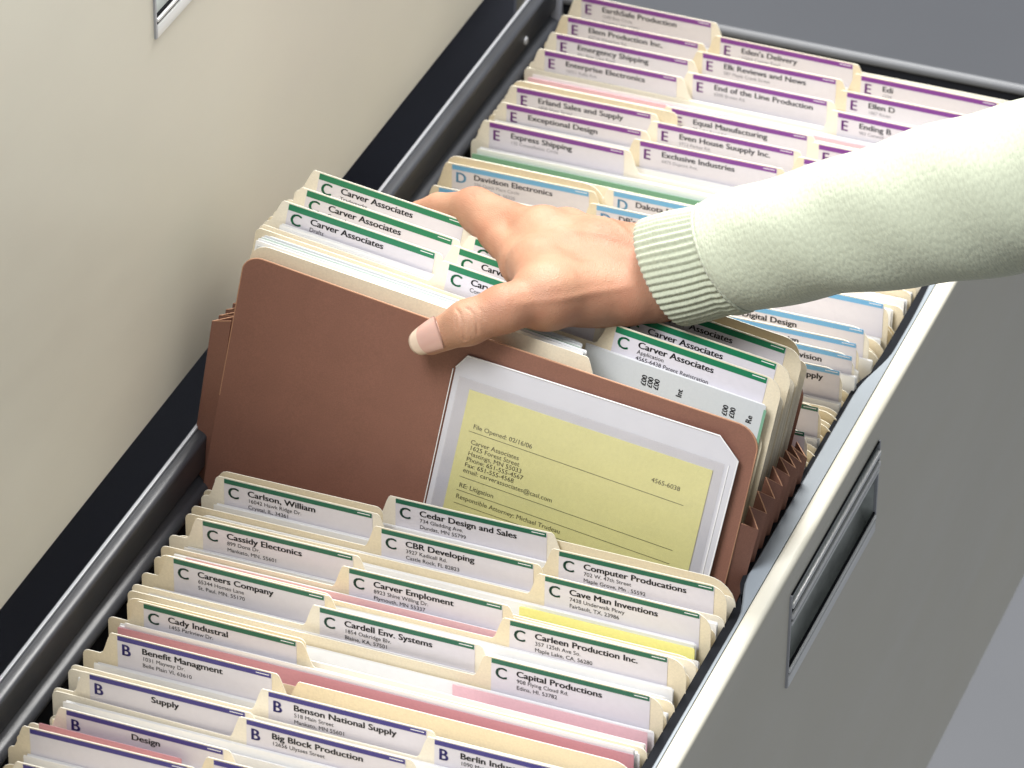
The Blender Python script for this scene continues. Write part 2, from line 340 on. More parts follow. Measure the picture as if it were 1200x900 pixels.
cab = thing('filing_cabinet', 'cream steel lateral filing cabinet with a closed drawer front above the open drawer', 'cabinet', (-0.3, 0.1, -0.75))
def local(o, root): o.location = -Vector(root.location); return o
local(faced_panel('upper_drawer_front', -0.068, -0.050, YN, YF, 0.251, 0.70, 0.040, 0.192, 0.473, 0.532, M['cream'], cab), cab)
hl = handle(cab, -0.050, 0.040, 0.192, 0.473, 0.532); local(hl, cab)
local(box('cabinet_top', -0.55, -0.05, YN - 0.02, YF + 0.02, 0.702, 0.722, M['cream'], cab, 0.003), cab)
local(box('cabinet_side', -0.55, -0.055, YN - 0.02, YN - 0.002, -0.745, 0.70, M['cream'], cab), cab)
local(box('cabinet_side', -0.55, -0.055, YF + 0.002, YF + 0.02, -0.745, 0.70, M['cream'], cab), cab)
local(box('cabinet_back', -0.568, -0.552, YN - 0.02, YF + 0.02, -0.745, 0.70, M['cream'], cab), cab)
local(box('inner_shelf', -0.55, -0.072, YN, YF, 0.262, 0.268, M['steel_dark'], cab), cab)
local(box('inner_liner', -0.546, -0.540, YN, YF, -0.03, 0.26, M['steel_inner'], cab), cab)
local(box('inner_floor', -0.546, -0.072, YN, YF, -0.033, -0.027, M['steel_inner'], cab), cab)
local(box('inner_side', -0.546, -0.072, YF - 0.004, YF, -0.027, 0.26, M['steel_inner'], cab), cab)
local(box('lower_drawer_front', -0.068, -0.050, YN, YF, -0.70, -0.035, M['cream'], cab, 0.003), cab)

drw = thing('open_drawer', 'open lateral drawer full of file folders with cream front and dark steel inside', 'drawer', (0.12, 0.1, -0.02))
YD0, YD1 = -0.385, 0.580
ZR = 0.2235
local(faced_panel('drawer_front', 0.2868, 0.2975, YD0 - 0.03, YD1 + 0.03, -0.14, ZR, 0.055, 0.207, 0.146, 0.205, M['cream'], drw, 0.0032), drw)
hr = handle(drw, 0.2975, 0.055, 0.207, 0.146, 0.205); local(hr, drw)
# steel ledge along the inside of the front, broad in the middle, with a black gasket elsewhere
def ledge():
    ys = np.linspace(YD0, YD1, 120); V = []; F = []
    for y in ys:
        w_ = 0.0022 + 0.0075 * ss((y - 0.005) / 0.04) * (1 - ss((y - 0.225) / 0.05)) + 0.003 * ss((y - .3) / .1)
        for x, z in ((0.2867, ZR - 0.004), (0.2867, ZR - 0.0015), (0.2867 - w_ + 0.001, ZR - 0.0015), (0.2867 - w_, ZR - 0.003), (0.2867 - w_, ZR - 0.02)): V.append((x, y, z))
    for i in range(len(ys) - 1):
        for j in range(4): a = i * 5 + j; F.append((a, a + 5, a + 6, a + 1))
    return link_mesh('front_ledge', V, F, M['ledge'], drw, True)
lo = ledge(); local(lo, drw); lo.data.set_sharp_from_angle(angle=math.radians(40))
def gasket():
    ys = np.linspace(YD0, YD1, 120); V = []; F = []
    for y in ys:
        m_ = ss((y - 0.005) / 0.04) * (1 - ss((y - 0.225) / 0.05)); a = 0.2805 - 0.0020 * m_ ; b = 0.2855 - 0.0115 * m_
        b = max(b, a - 0.004)
        for x, z in ((b, ZR - 0.0032), (a - 0.001 if a < b else a, ZR - 0.0032), (a - 0.001, ZR - 0.03)): V.append((x, y, z))
    for i in range(len(ys) - 1):
        for j in range(2): a = i * 3 + j; F.append((a, a + 3, a + 4, a + 1))
    return link_mesh('gasket', V, F, M['rubber'], drw)
local(gasket(), drw)
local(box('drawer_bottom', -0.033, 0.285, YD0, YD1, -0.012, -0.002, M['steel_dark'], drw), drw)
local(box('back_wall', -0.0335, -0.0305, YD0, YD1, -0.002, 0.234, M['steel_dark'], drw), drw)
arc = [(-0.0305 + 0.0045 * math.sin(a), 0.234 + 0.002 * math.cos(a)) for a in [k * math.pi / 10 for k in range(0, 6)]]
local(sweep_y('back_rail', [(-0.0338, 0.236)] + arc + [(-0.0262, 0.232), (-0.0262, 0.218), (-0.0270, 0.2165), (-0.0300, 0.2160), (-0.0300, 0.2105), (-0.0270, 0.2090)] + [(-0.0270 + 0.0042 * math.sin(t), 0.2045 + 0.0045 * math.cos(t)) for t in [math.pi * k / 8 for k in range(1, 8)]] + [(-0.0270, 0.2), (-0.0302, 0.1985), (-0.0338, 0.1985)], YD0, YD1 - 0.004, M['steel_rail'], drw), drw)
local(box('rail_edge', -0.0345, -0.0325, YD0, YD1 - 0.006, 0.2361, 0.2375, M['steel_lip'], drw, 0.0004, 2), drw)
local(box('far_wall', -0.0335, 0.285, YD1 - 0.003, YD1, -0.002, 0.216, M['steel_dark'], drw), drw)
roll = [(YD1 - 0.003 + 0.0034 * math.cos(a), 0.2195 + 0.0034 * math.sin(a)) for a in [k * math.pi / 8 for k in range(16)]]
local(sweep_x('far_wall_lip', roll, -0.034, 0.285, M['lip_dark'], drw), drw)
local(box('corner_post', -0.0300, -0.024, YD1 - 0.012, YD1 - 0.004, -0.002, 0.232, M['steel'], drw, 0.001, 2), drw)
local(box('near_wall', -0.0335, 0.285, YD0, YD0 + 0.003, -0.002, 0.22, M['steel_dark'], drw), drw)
for yy in (0.515, 0.30):
    bm = bmesh.new(); bmesh.ops.create_cone(bm, segments=16, radius1=0.0028, radius2=0.0022, depth=0.0012, cap_ends=True)
    bmesh.ops.rotate(bm, verts=bm.verts[:], matrix=Matrix.Rotation(math.pi / 2, 3, 'Y')); bmesh.ops.translate(bm, verts=bm.verts[:], vec=(-0.0258, yy, 0.222))
    me = bpy.data.meshes.new('rivet'); bm.to_mesh(me); bm.free(); me.materials.append(M['steel_lip']); o = bpy.data.objects.new('rivet', me); col.objects.link(o); o.parent = drw; local(o, drw)

# ------------------------------------------------------------------ folders standing in the drawer
# Y of the tab, column, stripe, letter, name, address lines, x shift, front height
E_, D_, B_, C_ = ('purple', 'E'), ('blue', 'D'), ('indigo', 'B'), ('green_band', 'C')
R = [
 (0.548, 0, E_, 'EarthSafe Production', ['1240 Box Circle', 'Superior, WI, 55801'], -0.003, 0.2205),
 (0.521, 0, E_, 'Elem Production Inc.', ['62718 Waterloo Rd.'], -0.001, 0.2215),
 (0.499, 0, E_, 'Emergency Shipping', ['841 Bear Lake Road'], 0.0, 0.2225),
 (0.478, 0, E_, 'Enterprise Electronics', ['16021 Kelly Ave', 'Shore Brook, WA, 50823'], 0.0, 0.2185),
 (0.4315, 0, E_, 'Erland Sales and Supply', ['1808 Silver Street'], 0.0, 0.222),
 (0.411, 0, E_, 'Exceptional Design', [], 0.001, 0.226),
 (0.3875, 0, E_, 'Express Shipping', ['135 Constellation Circle'], -0.001, 0.221),
 (0.336, 0, D_, 'Davidson Electronics', ['236 Quick Place Circle', 'Fairport, WA, 50320'], -0.003, 0.218),
 (0.309, 0, D_, '', [], -0.001, 0.222),
 (-0.0035, 0, C_, 'Carlson, William', ['16042 Hawk Ridge Dr.', 'Crystal, IL, 34361'], 0.001, 0.2215),
 (-0.042, 0, C_, 'Cassidy Electonics', ['899 Dona Dr.', 'Mankato, MN. 55601'], 0.007, 0.219),
 (-0.0785, 0, C_, 'Careers Company', ['65344 Homes Lane', 'St. Paul, MN. 55170'], 0.006, 0.218),
 (-0.1195, 0, C_, 'Cady Industral', ['1455 Parkview Dr.'], 0.008, 0.2225),
 (-0.1485, 0, B_, 'Benefit Managment', ['1031 Mayway Dr.', 'Belle Plain VI, 63610'], 0.007, 0.218),
 (-0.1825, 0, B_, 'Supply', [], 0.008, 0.2215),
 (-0.213, 0, B_, 'Design', [], 0.009, 0.222),
 (-0.2325, 0, B_, '', [], 0.0, 0.222),
 (-0.259, 0, B_, '', [], 0.008, 0.222),
 (-0.292, 0, B_, '', [], 0.008, 0.222),
 (0.5335, 1, E_, "Eden's Delivery", ['10264 Conner Road'], 0.0, 0.2215),
 (0.5115, 1, E_, 'Elk Reviews and News', ['587 Maple Creek Street'], -0.003, 0.2215),
 (0.4855, 1, E_, 'End of the Line Production', ['6208 Brown Rd.'], -0.0005, 0.220),
 (0.443, 1, E_, 'Equal Manufacturing', ['98 Lake Road Rd.'], 0.001, 0.2225),
 (0.424, 1, E_, 'Even House Suupply Inc.', ['5712 Parker Rd.'], -0.001, 0.2225),
 (0.401, 1, E_, 'Exclusive Industries', ['6475 Dupont Ave.'], -0.003, 0.221),
 (0.343, 1, D_, 'Dakota M', [], 0.001, 0.222),
 (0.3245, 1, D_, "DB's", ['4760'], -0.002, 0.220),
 (0.0145, 1, C_, 'Cedar Design and Sales', ['734 Gladding Ave.', 'Dundas, MN 55799'], -0.001, 0.2205),
 (-0.014, 1, C_, 'CBR Developing', ['3927 Kadicall Rd.', 'Castle Rock, FL 82823'], 0.003, 0.2205),
 (-0.0525, 1, C_, 'Carver Emploment', ['8923 Shine Willing Dr.', 'Plymouth, MN 55337'], 0.001, 0.2215),
 (-0.089, 1, C_, 'Cardell Env. Systems', ['1854 Oakridge Blv.', 'Blaine, KA, 57501'], 0.0, 0.2205),
 (-0.1625, 1, B_, 'Benson National Supply', ['518 Main Street', 'Mankato, MN 55601'], 0.0035, 0.2205),
 (-0.1865, 1, B_, 'Big Block Production', ['12656 Ulysses Street'], 0.0015, 0.222),
 (-0.222, 1, B_, '', [], 0.001, 0.222),
 (0.002, 2, C_, 'Computer Producations', ['702 W. 47th Street', 'Maple Grove, Mn . 55592'], 0.001, 0.2185),
 (-0.0215, 2, C_, 'Cave Man Inventions', ['7438 Underwalk Pkwy', 'Fairbault, TX, 23986'], 0.002, 0.2195),
 (-0.062, 2, C_, 'Carleen Production Inc.', ['357 125th Ave So.', 'Maple Lake, CA, 56280'], -0.002, 0.2205),
 (-0.095, 2, C_, 'Capital Productions', ['908 Flying Cloud Rd.', 'Edina, HI. 53782'], 0.001, 0.2175),
 (-0.1665, 2, B_, 'Berlin Industries', ['1090 Main Street', 'Manlius, MN 55602'], -0.001, 0.222),
 (0.5215, 2, E_, 'Edi', ['1224'], -0.001, 0.2215),
 (0.500, 2, E_, 'Ellen D', ['1867 Raven', 'Utica, PA'], -0.003, 0.2215),
 (0.4755, 2, E_, 'Ending B', ['983 Conwell'], -0.001, 0.220),
 (0.437, 2, E_, 'Er', [], 0.0, 0.2225),
 (0.418, 2, E_, '', [], -0.003, 0.222),
 (0.2865, 2, D_, '', [], 0.003, 0.218),
 (0.259, 2, D_, 'Digital Design', ['Duluth, MN'], -0.0005, 0.2205),
 (0.2435, 2, D_, 'DL Rock Design', [], 0.001, 0.222),
 (0.2325, 2, D_, 'Division', [], 0.001, 0.226),
 (0.2125, 2, D_, 'Supply', [], 0.001, 0.220),
 (0.176, 2, C_, '', [], 0.001, 0.2205),
 (0.151, 2, C_, '', [], 0.001, 0.2195),
]
R[44] = (0.2865, 2, D_, '', [], 0.003, 0.216)
stripe_word = {'purple': 'purple', 'blue': 'light blue', 'indigo': 'dark blue', 'green_band': 'green'}
blank = {(0.309, 0): 'light blue striped tab folder peeking out between the Davidson Electronics folder and the index finger',
 (-0.2325, 0): 'dark blue striped tab folder at lower left, just in front of the Design folder',
 (-0.259, 0): 'dark blue tab folder in the bottom left corner, second from the bottom edge',
 (-0.292, 0): 'nearest manila folder with a dark blue tab, at the very bottom left corner',
 (-0.222, 1): 'blank dark blue tab folder, middle column, nearest in front of Big Block Production',
 (0.418, 2): 'manila folder with purple E tab in the right column directly above the sleeve',
 (0.2865, 2): 'manila folder with tall pale blank label and light blue stripe, right below the sleeve',
 (0.176, 2): 'blank green striped tab folder by the drawer front, rear one of the two',
 (0.151, 2): 'blank green striped tab folder by the drawer front, directly behind the brown wallet'}
rowpt = {0: 'left', 1: 'middle', 2: 'right'}
allY = sorted([r[0] for r in R] + [0.1])
def next_gap(y):
    lower = [v for v in allY if v < y - 1e-5]
    return y - lower[-1] if lower else 0.03
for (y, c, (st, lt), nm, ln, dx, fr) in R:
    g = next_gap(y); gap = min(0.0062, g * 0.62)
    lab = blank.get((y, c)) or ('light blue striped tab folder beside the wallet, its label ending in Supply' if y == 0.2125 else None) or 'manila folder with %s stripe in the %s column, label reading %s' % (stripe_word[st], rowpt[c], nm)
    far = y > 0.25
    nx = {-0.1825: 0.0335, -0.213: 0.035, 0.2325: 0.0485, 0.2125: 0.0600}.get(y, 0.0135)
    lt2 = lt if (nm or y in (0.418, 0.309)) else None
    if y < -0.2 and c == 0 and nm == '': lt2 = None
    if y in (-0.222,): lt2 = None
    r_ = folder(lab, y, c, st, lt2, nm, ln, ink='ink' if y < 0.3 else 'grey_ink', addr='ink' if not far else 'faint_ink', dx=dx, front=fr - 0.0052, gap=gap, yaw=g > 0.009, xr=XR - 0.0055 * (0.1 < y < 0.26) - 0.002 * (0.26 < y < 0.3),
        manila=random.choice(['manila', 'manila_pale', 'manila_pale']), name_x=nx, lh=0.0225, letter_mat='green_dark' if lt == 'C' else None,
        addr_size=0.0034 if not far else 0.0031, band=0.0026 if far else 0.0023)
    if gap > 0.0028:
        w_ = nm or {(0.309, 0): 'second light blue tab under the fingers', (-0.2325, 0): 'blank dark blue tab next to Design', (-0.259, 0): 'bottom left dark blue tab', (-0.292, 0): 'nearest dark blue tab',
              (-0.222, 1): 'blank middle dark blue tab', (0.418, 2): 'purple E tab above the sleeve', (0.2865, 2): 'tall blank light blue label', (0.176, 2): 'rear blank green tab at the right edge', (0.151, 2): 'blank green tab behind the brown wallet'}[(y, c)]
        papers('white papers held in the folder of the ' + w_ + (' label' if nm else '') + (' in the D section' if y == 0.2125 else ''), y - gap * 0.35, fr + 0.0036 + random.uniform(-0.0006, 0.0006), 2 if gap < 0.004 else 3, step=gap * 0.16, dz=0.0004,
               x0=-0.005 + random.uniform(0, 0.003), x1=0.272 + random.uniform(0, 0.006))
# coloured and loose sheets, untabbed folders
papers('deep pink sheet standing behind the Benefit Managment tab', -0.1265, 0.2272, 1, 'pink', x0=-0.003, x1=0.276, cat='paper sheet')
papers('white sheets between the Cady Industral tab and the deep pink sheet', -0.1245, 0.2296, 2, 'paper', step=0.0006, x0=0.0, x1=0.275, cat='papers')
plain_folder('manila folder with a plain cut tab right in front of the deep pink sheet', -0.1335, 0.2265, cut=(0.1, 0.45), x1=0.279, amp=0.0003)
papers('white papers in front of the plain cut manila folder', -0.1375, 0.2165, 3, x1=0.279)
papers('tan sheets right behind the Benefit Managment tab', -0.1425, 0.2190, 2, 'manila', x1=0.2775)
papers('white sheets below the light pink sheet and the Capital Productions label', -0.1115, 0.2240, 2, 'paper', x0=0.0, x1=0.276, step=0.0008)
papers('light pink sheet showing just below the Capital Productions label', -0.1027, 0.2232, 1, 'midpink', x0=0.170, x1=0.274, cat='paper sheet')
papers('light pink sheet below the Carver Emploment label', -0.0590, 0.2275, 1, 'midpink', x0=0.004, x1=0.178, cat='paper sheet')
papers('white sheets in front of the light pink sheet under Carver Emploment', -0.0602, 0.2240, 1, 'paper', x0=0.0, x1=0.276)
papers('bright yellow sheet below the Cave Man Inventions label', -0.0300, 0.2245, 2, 'yellow', x0=0.178, x1=0.274, cat='paper sheet')
papers('white sheets in front of the bright yellow sheet', -0.0325, 0.2200, 3, x0=0.0, x1=0.277)
plain_folder('untabbed manila folder in front of the yellow sheet, behind the Cassidy Electonics tab', -0.0365, 0.2230)
papers('white sheets between Careers Company and Carleen Production', -0.0700, 0.2222, 3, x1=0.272)
plain_folder('untabbed manila folder just behind the Careers Company tab', -0.0748, 0.2385, x0=-0.004, x1=0.093, rr=0.004, amp=0.0004)
plain_folder('untabbed manila folder just behind the Cady Industral tab', -0.1135, 0.2375, x0=-0.004, x1=0.095, rr=0.004, amp=0.0004)
plain_folder('tall straight edged manila folder behind the Computer Producations tab, against the brown wallet', 0.0172, 0.2350, rl=0.004, rr=0.016, x0=0.100, x1=0.2795, amp=0.0003, manila='manila')
papers('white sheets below the Careers Company label', -0.0838, 0.2205, 3)
plain_folder('straight edged manila folder right behind the Carlson, William tab', 0.0007, 0.2420, x0=-0.0035, x1=0.0900, rl=0.006, rr=0.004, amp=0.0002)
papers('soft green sheet between the Express Shipping and Davidson Electronics tabs', 0.3755, 0.2248, 2, 'green_paper', x0=-0.006, x1=0.277, cat='paper sheet', amp=0.0003)
papers('white papers between Express Shipping and the soft green sheet', 0.3800, 0.2275, 6, step=0.0005, x0=-0.004, x1=0.276, dz=0.002)
plain_folder('manila folder in front of the soft green sheet', 0.3690, 0.2245)
papers('white papers in front of the soft green sheet', 0.3640, 0.2225, 4, step=0.001)
plain_folder('manila folder between the green sheet and Davidson Electronics', 0.3560, 0.2240)
plain_folder('tall rounded manila folder directly behind the Davidson Electronics tab', 0.3400, 0.2435, x0=-0.0085, x1=0.0885, amp=0.0002, rl=0.007)
papers('pale pink sheet below the Enterprise Electronics label', 0.4710, 0.2245, 2, 'palepink', x0=-0.008, x1=0.277, cat='paper sheet')
papers('white papers behind the pale pink sheet in the E section', 0.4733, 0.2262, 3, x0=-0.006, x1=0.277)
plain_folder('manila folder in front of the pale pink sheet in the E section', 0.4650, 0.2245)
papers('white papers in front of the pale pink sheet in the E section', 0.4600, 0.2235, 4, step=0.0012)
plain_folder('pale manila folder between Ending and Erland Sales', 0.4520, 0.2240, manila='manila_pale')
plain_folder('tall manila folder directly behind the Erland Sales and Supply tab', 0.4345, 0.2432, x0=-0.004, x1=0.100, amp=0.0002, rr=0.004)
for i, (yy, zz) in enumerate([(0.278, 0.223), (0.270, 0.221), (0.224, 0.223), (0.2035, 0.223), (0.1975, 0.2245), (0.1915, 0.223), (0.1855, 0.225), (0.1675, 0.2225), (0.1605, 0.224)]):
    lab = ['untabbed folder in front of the tall blank blue label', 'second untabbed folder behind the Digital Design tab', 'untabbed folder behind the Supply tab below the sleeve', 'untabbed folder first in front of the light blue Supply tab',
           'untabbed folder second in front of the light blue Supply tab', 'untabbed folder third in front of the light blue Supply tab', 'untabbed folder nearest behind the rear blank green tab', 'untabbed folder between the two blank green tabs, rear one', 'untabbed folder between the two blank green tabs, front one'][i]
    plain_folder(lab, yy, zz, manila=['manila', 'manila_pale'][i % 2], x1=0.279, front=zz - 0.003)
for i, (yy, zz) in enumerate([(0.298, 0.222), (0.292, 0.225), (0.315, 0.223)]):
    plain_folder(['untabbed folder under the sleeve, front one', 'untabbed folder under the sleeve, behind the tall blank blue label', 'untabbed folder hidden low behind the knuckles'][i], yy, zz, x1=0.2795)
for i, (yy, zz) in enumerate([(-0.173, 0.223), (-0.1935, 0.2225), (-0.203, 0.224), (-0.2075, 0.222)]):
    papers(['white sheets between Benson National Supply and the Supply tab', 'white sheets in front of Big Block Production', 'cream sheets in front of Big Block Production', 'white sheets behind the Design tab'][i], yy, zz, 2, ['paper', 'paper', 'manila', 'paper'][i])
papers('reddish pink sheet at the lower left in front of the Design tab', -0.2205, 0.2340, 1, 'pink', x0=-0.003, x1=0.074, cat='paper sheet')
for i, yy in enumerate([-0.242, -0.2495, -0.268, -0.279, -0.30, -0.315]):
    plain_folder('plain manila folder at the bottom edge, number %s from the reddish sheet towards the front' % ['one', 'two', 'three', 'four', 'five', 'six'][i], yy, 0.2225 + 0.001 * (i % 3), x0=XL, x1=0.2785)

# ------------------------------------------------------------------ the brown wallet, lifted, leaning back and tilted
P0 = Vector((0, 0.035, 0.24)); xr = Vector((0.99098, 0, -0.13399)); bk = Vector((-0.01865, 0.99027, -0.13792)); up = Vector((0.13268, 0.13917, 0.98134))
WM = Matrix(((xr.x, bk.x, up.x, P0.x), (xr.y, bk.y, up.y, P0.y), (xr.z, bk.z, up.z, P0.z), (0, 0, 0, 1)))
wal = thing('file_wallet', 'reddish brown expanding file wallet with a clear pocket, lifted out and tilted by the hand', 'file wallet', mtx=WM)
def wsheet(nm, x0, x1, u0, u1, d, m, par, rl, rr, th, amp=0.0):
    return sheet(nm, x0, x1, u1, lambda x, z: d + amp * math.sin((x + 0.02) / 0.29 * math.pi), m, par, z0=u0, th=th, rl=rl, rr=rr)
wsheet('front_panel', -0.0215, 0.2675, -0.145, 0.106, 0.0, M['redrope'], wal, 0.010, 0.013, 0.0009, -0.0025)
wsheet('back_panel', -0.0215, 0.2655, -0.145, 0.088, 0.102, M['redrope'], wal, 0.010, 0.013, 0.0009)
box('wallet_bottom', -0.0215, 0.2675, 0.001, 0.102, -0.1445, -0.1435, M['redrope'], wal)
# bound edge of front panel
def rim(nm, pts, r, m, par):
    V = []; F = []; n = 5
    for i, p in enumerate(pts):
        p = Vector(p); a = Vector(pts[max(0, i - 1)]); b = Vector(pts[min(len(pts) - 1, i + 1)]); t = (b - a).normalized()
        s = t.cross(Vector((0, 1, 0)));
        if s.length < 1e-3: s = t.cross(Vector((1, 0, 0)))
        s.normalize(); q = t.cross(s)
        for k in range(n): an = 2 * math.pi * k / n; V.append(p + s * r * math.cos(an) + q * r * math.sin(an))
    for i in range(len(pts) - 1):
        for k in range(n): a = i * n + k; b = i * n + (k + 1) % n; F.append((a, b, b + n, a + n))
    return link_mesh(nm, V, F, m, par, True)
def fy(x): return -0.0025 * math.sin((x + 0.02) / 0.29 * math.pi) + 0.00045
pts = [(-0.0213, fy(-0.02), u) for u in np.linspace(0.02, 0.096, 6)] + [(-0.0115 - 0.010 * math.cos(a), fy(-0.02), 0.096 + 0.010 * math.sin(a)) for a in np.linspace(0.2, 1.57, 7)] \
    + [(x, fy(x), 0.1062) for x in np.linspace(-0.005, 0.25, 20)] + [(0.2545 + 0.013 * math.sin(a), fy(0.26), 0.093 + 0.0131 * math.cos(a)) for a in np.linspace(0.1, 1.57, 8)] + [(0.2675, fy(0.267), u) for u in np.linspace(0.08, -0.1, 8)]
rim('bound_edge', pts, 0.00055, M['redrope_edge'], wal)
def gusset(side):
    # accordion: folds alternate in x while stepping back in d; top edge slopes
    n = 16 if side > 0 else 20; V = []; F = []; top = []
    for k in range(n + 1):
        d = 0.001 + 0.100 * k / n; out = (k % 2 == 1)
        x = (-0.0215 - (0.0130 if out else 0.001)) if side < 0 else (0.2670 + (0.0095 if out else 0.001))
        t = k / n; u = (0.060 if side < 0 else 0.046) + (0.010 if side > 0 else -0.004) * math.sin(t * 3.1) + (0.0045 if not out else -0.0015)
        V += [(x, d, u), (x * 1 + (0.006 if side < 0 else -0.004), d, -0.14)]; top.append((x, d, u))
    for k in range(n): a = 2 * k; F.append((a, a + 1, a + 3, a + 2))
    g = link_mesh('gusset', V, F, M['redrope'], wal)
    sm = g.modifiers.new('thick', 'SOLIDIFY'); sm.thickness = 0.0007; sm.offset = 0
    rim('gusset_edge', top, 0.00042, M['redrope_edge'], g)
gusset(-1); gusset(1)
# pocket
def poly(nm, pts, d, th, m, par):
    n = len(pts); V = [(x, d, u) for x, u in pts] + [(x, d + th, u) for x, u in pts]
    return link_mesh(nm, V, [tuple(range(n))] + [tuple(range(2 * n - 1, n - 1, -1))] + [(i, i + n, (i + 1) % n + n, (i + 1) % n) for i in range(n)], m, par)
PD = -0.0034
pk = [(0.102, -0.06), (0.1035, 0.0852), (0.1085, 0.0940), (0.2475, 0.0978), (0.2598, 0.0872), (0.2585, -0.06)]
pocket = poly('pocket', pk[::-1], PD, 0.0005, M['vinyl'], wal)
inset = [(0.103, -0.06), (0.1046, 0.0846), (0.1090, 0.0932)]
rim('pocket_seam', [(x, PD - 0.0001, u) for x, u in pk[1:5]] + [(0.2585, PD - 0.0001, -0.05)], 0.00042, M['vinyl_edge'], pocket)
rim('pocket_seam', [(0.2558, PD - 0.0001, 0.083), (0.2555, PD - 0.0001, -0.05)], 0.0003, M['vinyl_edge'], pocket)
rim('pocket_seam', [(0.1022, PD - 0.0001, 0.084), (0.1012, PD - 0.0001, -0.05)], 0.0003, M['vinyl_edge'], pocket)
poly('pocket_film', [(0.1046, -0.058), (0.1065, 0.0815), (0.2536, 0.0835), (0.2548, -0.058)][::-1], PD - 0.0009, 0.00008, M['film'], pocket)
card = thing('yellow_card', 'yellow address card behind clear film in the brown wallet pocket', 'index card', mtx=WM @ Matrix.Translation((0, PD - 0.0005, 0)))
poly('card', [(0.1115, -0.055), (0.1132, 0.0755), (0.2482, 0.0772), (0.2480, -0.055)][::-1], 0, 0.0003, M['card'], card)
cl = lambda x, z: (x, -0.00008, z)
T = [('File Opened: 02/16/06', .1193, .0542), ('Carver Associates', .1197, .0450), ('1625 Forest Street', .1197, .0415), ('Hastings, MN 55033', .1195, .0380), ('Phone: 651-555-4567', .1193, .0345),
     ('Fax: 651-555-4568', .1190, .0310), ('email: carverassociates@casl.com', .1188, .0275), ('RE: Litigation', .1183, .0182), ('Responsible Attorney: Michael Trudeau', .1178, .0112), ('4565-6038', .2180, .0592)]
ct = write([(s, x, z, 0.0038, 0.97, 0.006, 0) for s, x, z in T], cl, 'card_text', M['olive_ink'], card)
def rule(z, x0=.1175, x1=.2375, sl=0.0): poly('ruled_line', [(x0, z), (x1, z + sl), (x1, z + sl + 0.0003), (x0, z + 0.0003)], -0.0001, 0.00005, M['olive_ink'], card)
for z in (0.0518, 0.0242, 0.0160, 0.0080): rule(z)
# contents of the wallet
CM = WM @ Matrix.Translation((-0.0185, 0, -0.1255))
def cf(label, d, c, name='Carver Associates', lines=(), letter='C', dx=0, front=0.2225, gap=0.0045, manila='manila_pale', fl='green', xr_=0.2835, amp=0.0002, **k):
    return folder(label, d, c, fl, letter, name, lines, mtx=CM, dx=dx, front=front, gap=gap, manila=manila, letter_mat='green', amp=amp, lh=0.021, band=0.0030, xr=xr_, **k)
cf('folder lifted in the wallet, green tab reading Carver Associates Trademarks', 0.0955, 0, lines=['Trademarks'], dx=-0.0005, gap=0.004)
cf('folder lifted in the wallet, green tab reading Carver Associates General', 0.0725, 0, lines=['General'], dx=0.0015, front=0.2235)
cf('folder lifted in the wallet, green tab reading Carver Associates Drafts', 0.0515, 0, lines=['Drafts'], dx=-0.0005, front=0.2215)
cf('wallet folder with middle Carver Associates tab, rearmost of three beside the index finger', 0.0815, 1, dx=0.003, gap=0.003)
cf('wallet folder with middle Carver Associates tab, second of three between finger and thumb', 0.0655, 1, dx=0.0, gap=0.003)
cf('wallet folder with middle Carver Associates tab, front one above the thumb', 0.0455, 1, lines=['Comments'], dx=0.0015, gap=0.003)
cf('wallet folder with right hand tab reading Carver Associates, rearmost under the cuff', 0.0775, 2, dx=0.002, gap=0.003, manila='manila')
cf('wallet folder with shaded right hand tab Carver Associates, second under the cuff', 0.0575, 2, lines=['Trade'], dx=0.003, gap=0.003, manila='manila')
cf('wallet folder with right hand tab reading Carver Associates, 4565-6438 Patent Registration', 0.0400, 2, lines=['Application', '4565-6438 Patent Registration'], dx=0.0035, gap=0.003, front=0.2135, manila='manila', addr_size=0.0034, a0=0.0111, ag=0.0036)
papers('white papers in front of the Drafts tab in the wallet', 0.0485, 0.2295, 3, mtx=CM, step=0.0009, x0=-0.002, x1=0.088, rr=0.001)
papers('thick white papers in the wallet before the Carver Associates tabs', 0.0375, 0.2255, 6, mtx=CM, step=0.0011, x0=-0.001, x1=0.174, rr=0.001, dz=0.002)
papers('white sheets filling the left half of the wallet', 0.0300, 0.2300, 6, mtx=CM, step=0.0012, x0=-0.001, x1=0.176, rr=0.001, dz=0.0015)
papers('green edged sheets in the front of the wallet', 0.0205, 0.2345, 3, mtx=CM, mats=['bluegrey', 'paper', 'green_paper'], step=0.0016, x0=-0.002, x1=0.180, dz=0.001)
papers('white sheets in the wallet behind the front manila folder', 0.0140, 0.2352, 4, mtx=CM, step=0.0009, x0=-0.002, x1=0.183, mats=['paper', 'bluegrey', 'paper', 'bluegrey'])
plain_folder('manila folder at the very front of the brown wallet with cut right end', 0.0055, 0.2365, mtx=CM, x0=-0.002, x1=0.284, rl=0.010, cut=(-0.05, 0.1865), amp=0.0002, front=0.2105, gap=0.003)
plain_folder('dark tan rounded folder at the back of the wallet, right of the green tabs', 0.0865, 0.2420, mtx=CM, manila='manila_shaded', x0=0.11, x1=0.27958, rr=0.010, amp=0.0002, lean=0)
plain_folder('pale manila folder just behind the Patent Registration tab', 0.0475, 0.2230, mtx=CM, manila='manila', x1=0.2835)
papers('white sheet right behind the grey blue sheet with sideways print', 0.0383, 0.2262, 1, mtx=CM, x0=0.176, x1=0.276, cat='paper sheet')
